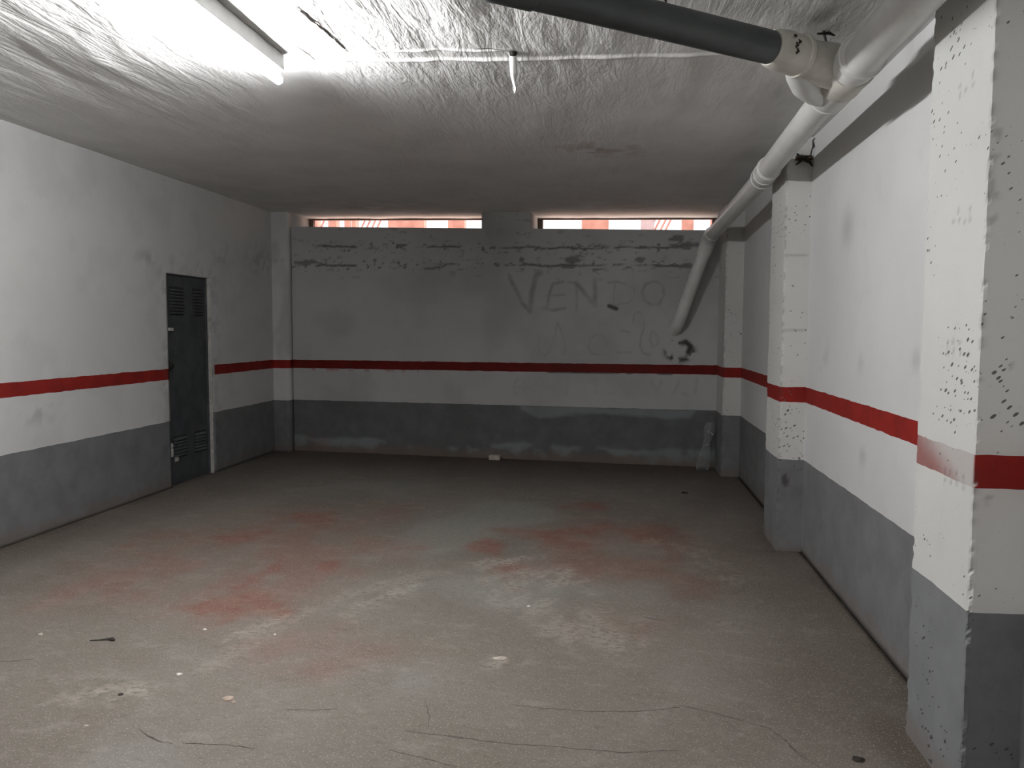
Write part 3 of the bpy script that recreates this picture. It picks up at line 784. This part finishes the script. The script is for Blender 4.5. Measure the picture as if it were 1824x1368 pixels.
pp('socket_ring', [lerp(hub, G0, .60), lerp(hub, G0, .62), lerp(hub, G0, .66), lerp(hub, G0, .68)], [.072, .083, .083, .074], M_PVC_BEIGE)
# coupling
d1 = (Vector(K2)-Vector(K)).normalized()
pp('coupling', [lerp(K, K2, 0), lerp(K, K2, .03), lerp(K, K2, .97), lerp(K, K2, 1)], [PQ, PQ+.007, PQ+.007, PQ], M_PVC)
for t in (.08, .55, .95):
    pp('socket_ring', [lerp(K, K2, t-.035), lerp(K, K2, t-.015), lerp(K, K2, t+.015), lerp(K, K2, t+.035)], [PQ+.004, PQ+.012, PQ+.012, PQ+.004], M_PVC)
a = arc(K2, E1, E2, 10, .17)
pp('pipe_run', [K2, a[0]], PQ*.97, M_PVC)
pp('elbow', [lerp(K2, a[0], .975)]+a+[lerp(a[-1], E2, .03)], [PQ+.004]+[PQ+.008]*len(a)+[PQ+.004], M_PVC)
e = arc(a[-1], E2, (.60, 8.50, 1.40), 8, .10)
pp('fall_pipe', [a[-1]]+e+[(.60, 8.40, 1.435)], PQ*.95, M_PVC)
# pipe hangers fixed to the slab
for (x, y, z) in ((.83, 3.42, 2.60), (.975, 3.53, 2.57), (.92, 1.2, 2.59)):
    mb = MB(); o = dp.location
    mb.sweep([Vector((x, y, z-.01))-o, Vector((x+.01, y+.005, (z+zc(x))/2))-o, Vector((x-.004, y, zc(x)+.004))-o], [.008, .005, .006], 8)
    h = mb.build('hanger', M_BLACK, dp, True)
    mb = MB(); mb.sweep([Vector((x-.03, y-.012, zc(x)-.014))-o, Vector((x+.02, y, zc(x)-.010))-o, Vector((x+.045, y+.012, zc(x)-.016))-o], [.004, .007, .003], 8)
    mb.build('wire_tie', M_BLACK, dp, True)
mb = MB(); s0 = lerp(hub, G0, .84)
ax_ = (G0-hub).normalized(); nn = EYE-s0; nn = (nn-ax_*nn.dot(ax_)).normalized(); up_ = ax_.cross(nn)
if up_.z < 0: up_ = -up_
for (w0, w1, sh) in ((.05, .35, .0), (.30, .62, .008), (.55, .80, -.006), (.85, 1.05, .012)):   # smeared marker strokes round the collar
    P_ = []
    for k in range(5):
        w = w0+(w1-w0)*k/4
        P_.append(s0-dp.location+(nn*math.cos(w)+up_*math.sin(w))*.0775+ax_*(sh+.004*math.sin(k*2.2)))
    mb.sweep(P_, [.002, .006, .007, .005, .002], 6)
mb.build('black_smudge', M_DARKBIT, dp, True)

gp = empty('drain_pipe', tuple(G0))
tag(gp, 'dark grey plastic pipe crossing under the ceiling into the tee', 'pipe')
pp('pipe_run', [G0+gd*.0045, G1], .0615, M_PVC_GREY, par=gp)
q = G0+gd*1.03
pp('sleeve', [q, q+gd*.006, q+gd*.16, q+gd*.166], [.0615, .066, .066, .0615], M_PVC_GREY, par=gp)
for t in (.5, 2.0, 3.4):
    c = G0+gd*t
    mb = MB(); mb.sweep([c+Vector((0, 0, .05))-gp.location, Vector((c.x, c.y, zc(c.x)+.004))-gp.location], .005, 8); mb.build('hanger', M_BLACK, gp, True)

# plastic stub in the ceiling
sx, sy = -.486, 3.60
st = empty('pipe_stub', (sx, sy, zc(sx)))
tag(st, 'short white plastic pipe stub hanging from the ceiling joint', 'pipe stub')
mb = MB()
mb.sweep([(-.006, -.004, .01), (-.002, -.002, -.04), (.002, 0, -.10), (.004, .001, -.165), (.004, .001, -.160)], [.0175, .0175, .0170, .0170, .013], 20, caps=True)
mb.build('stub', M_PVC, st, True)
mb = MB(); mb.sweep([(0, -.012, .004), (0, -.022, -.012), (.004, -.03, -.016)], [.02, .018, .006], 10); mb.build('dark_hole', M_BLACK, st, True)

# anchor and wire beside the middle pillar's head
an = empty('pipe_bracket', (1.165, 5.19, 2.52))
tag(an, 'rusty dark bracket with loose wire at the top of the middle pillar', 'bracket')
mb = MB(); mb.box(-.055, .045, -.012, .012, .010, .040); mb.build('strap', M_RUST, an, bevel=.004)
mb = MB(); mb.sweep([(-.05, -.012, .05), (-.02, -.02, .015), (.03, -.015, -.005), (.045, -.012, -.03)], [.006, .010, .010, .005], 8); mb.build('arm', M_BLACK, an, True)
mb = MB(); mb.sweep([(-.055, -.01, -.02), (-.03, -.02, .0), (.0, -.02, .03)], [.004, .009, .007], 8); mb.build('arm', M_BLACK, an, True)
mb = MB(); mb.sweep([(.030, -.02, .03), (.036, -.03, .07), (.045, -.03, .09), (.040, -.03, .125), (.052, -.03, .14)], [.004, .004, .007, .004, .003], 8); mb.build('wire', M_BLACK, an, True)

# ------------------------------------------------------------------ small things on the floor
def crumple(name, loc, size, mat, label, cat, seed, rz=0, group=None):
    rnd = random.Random(seed)
    mb = MB(); n = 9
    rings = [(0, .9), (.35, 1.0), (.8, .75), (1.0, .3)]
    for hz, rr in rings:
        for k in range(n):
            w = 2*math.pi*k/n; r = rr*rnd.uniform(.75, 1.15)
            mb.v.append((math.cos(w)*r*size[0]/2, math.sin(w)*r*size[1]/2, hz*size[2]*(rnd.uniform(.8, 1.1) if hz else 1)))
    for i in range(len(rings)-1):
        for k in range(n):
            a = i*n+k; b = i*n+(k+1) % n; mb.f.append((a, b, b+n, a+n))
    mb.f.append(tuple(range(n))[::-1]); mb.f.append(tuple((len(rings)-1)*n+k for k in range(n)))
    o = mb.build(name, mat)
    o.location = loc; o.rotation_euler = (0, 0, rz)
    return tag(o, label, cat, group)
crumple('plaster_chip', (-1.8, 2.93, 0), (.030, .022, .007), M_CHIP, 'bright white chip lying on the floor at lower left', 'chip', 1)
crumple('plaster_chip', (-1.95, 3.40, 0), (.022, .016, .005), M_CHIP, 'small white chip on the floor below the red stain', 'chip', 2)
crumple('plaster_chip', (-1.59, 3.39, 0), (.013, .012, .004), M_CHIP, 'tiny white chip on the pale tyre track', 'chip', 3)
crumple('plaster_crumb', (-1.49, 2.76, 0), (.050, .036, .008), M_TAN, 'tan crumb of plaster on the floor near the bottom edge', 'crumb', 4, .4)
crumple('plaster_crumb', (-1.455, 2.735, 0), (.020, .016, .005), M_TAN, 'small tan crumb just right of the larger crumb', 'crumb', 14, .4)
crumple('pebble', (-2.685, 3.23, 0), (.026, .022, .008), M_BLOCK, 'grey pebble on the floor at the far left edge', 'pebble', 5)
crumple('plaster_chip', (-1.90, 2.49, 0), (.018, .012, .004), M_BLOCK, 'pale chip close to the bottom left floor crack', 'chip', 6)
crumple('plaster_chip', (-.49, 3.28, 0), (.07, .045, .006), M_BLOCK, 'flat pale flake in the middle of the floor', 'chip', 7, .2)
crumple('plaster_chip', (-.44, 3.94, 0), (.022, .014, .005), M_CHIP, 'small pale chip on the floor right of the centre', 'chip', 8)
crumple('dark_clod', (.83, 2.655, 0), (.045, .03, .012), M_DARKBIT, 'small dark clod on the floor near the nearest pillar', 'clod', 9)
crumple('dark_clod', (-1.93, 2.73, 0), (.022, .018, .007), M_DARKBIT, 'tiny dark clod on the pale smudge at lower left', 'clod', 10)
crumple('plaster_crumb', (.62, 6.95, 0), (.07, .05, .015), M_DARKBIT, 'dark crumb on the dim floor before the far pillar', 'crumb', 11)
mb = MB(); mb.sweep([(-2.40, 3.19, .005), (-2.36, 3.20, .006), (-2.33, 3.215, .007), (-2.305, 3.215, .008), (-2.29, 3.21, .006)], [.0025, .003, .004, .009, .004], 8)
tag(mb.build('twig', M_DARKBIT, None, True), 'thin dark twig with a thick end on the floor at left', 'twig')
# pale block against the end wall
mb = MB(); mb.box(-.065, .065, -.035, .035, 0, .055)
o = mb.build('mortar_block', M_BLOCK, bevel=.010)
o.location = (-1.33, back_y(-1.33)+.11-.18, 0); o.rotation_euler = (0, 0, -.05)
tag(o, 'small pale mortar block lying against the foot of the end wall', 'block')

# crumpled clear plastic bag leaning in the corner by the far pillar
def bag():
    root = empty('plastic_bag', (.90, 8.16, 0))
    tag(root, 'crumpled clear plastic bag leaning in the dark corner by the far pillar', 'bag')
    prof = [(0, .055, .045), (.04, .075, .055), (.12, .068, .05), (.20, .05, .04), (.27, .036, .03), (.33, .045, .04), (.40, .058, .045), (.46, .055, .035), (.50, .03, .015)]
    n = 40; mb = MB()
    rows = 36
    for i in range(rows):
        t = i/(rows-1)*.50
        for (a, b) in zip(prof[:-1], prof[1:]):
            if a[0] <= t <= b[0]+1e-6:
                f = (t-a[0])/(b[0]-a[0]); rx = a[1]+(b[1]-a[1])*f; ry = a[2]+(b[2]-a[2])*f; break
        cx = .075*(t/.5); cy = .02*(t/.5)
        for k in range(n):
            w = 2*math.pi*k/n
            q = 1+.55*(float(fbm(np.array([w*2.2]), np.array([t*14]), 141)[0])-.5)+.35*(float(fbm(np.array([w*5]), np.array([t*30]), 143)[0])-.5)
            if k > n-5: pass
            mb.v.append((cx+math.cos(w)*rx*q, cy+math.sin(w)*ry*q*.8, t))
    for i in range(rows-1):
        for k in range(n):
            a = i*n+k; b = i*n+(k+1) % n; mb.f.append((a, b, b+n, a+n))
    mb.f.append(tuple(range(n))[::-1])
    mb.build('bag_film', M_FILM, root, False)
    mb = MB(); mb.sweep([(.02, -.032, .262), (.042, -.036, .268), (.062, -.028, .275)], [.002, .004, .002], 8); mb.build('knot_glint', M_CHIP, root, True)  # white sliver on the knot, put in as a highlight
    for (x, z) in ((.05, .40), (.085, .385)):
        mb = MB(); mb.sweep([(x-.008, -.045, z+.014), (x+.002, -.052, z), (x+.012, -.045, z-.012)], [.002, .005, .002], 8); mb.build('film_glint', M_CHIP, root, True)  # white slivers added as glints on the film
bag()
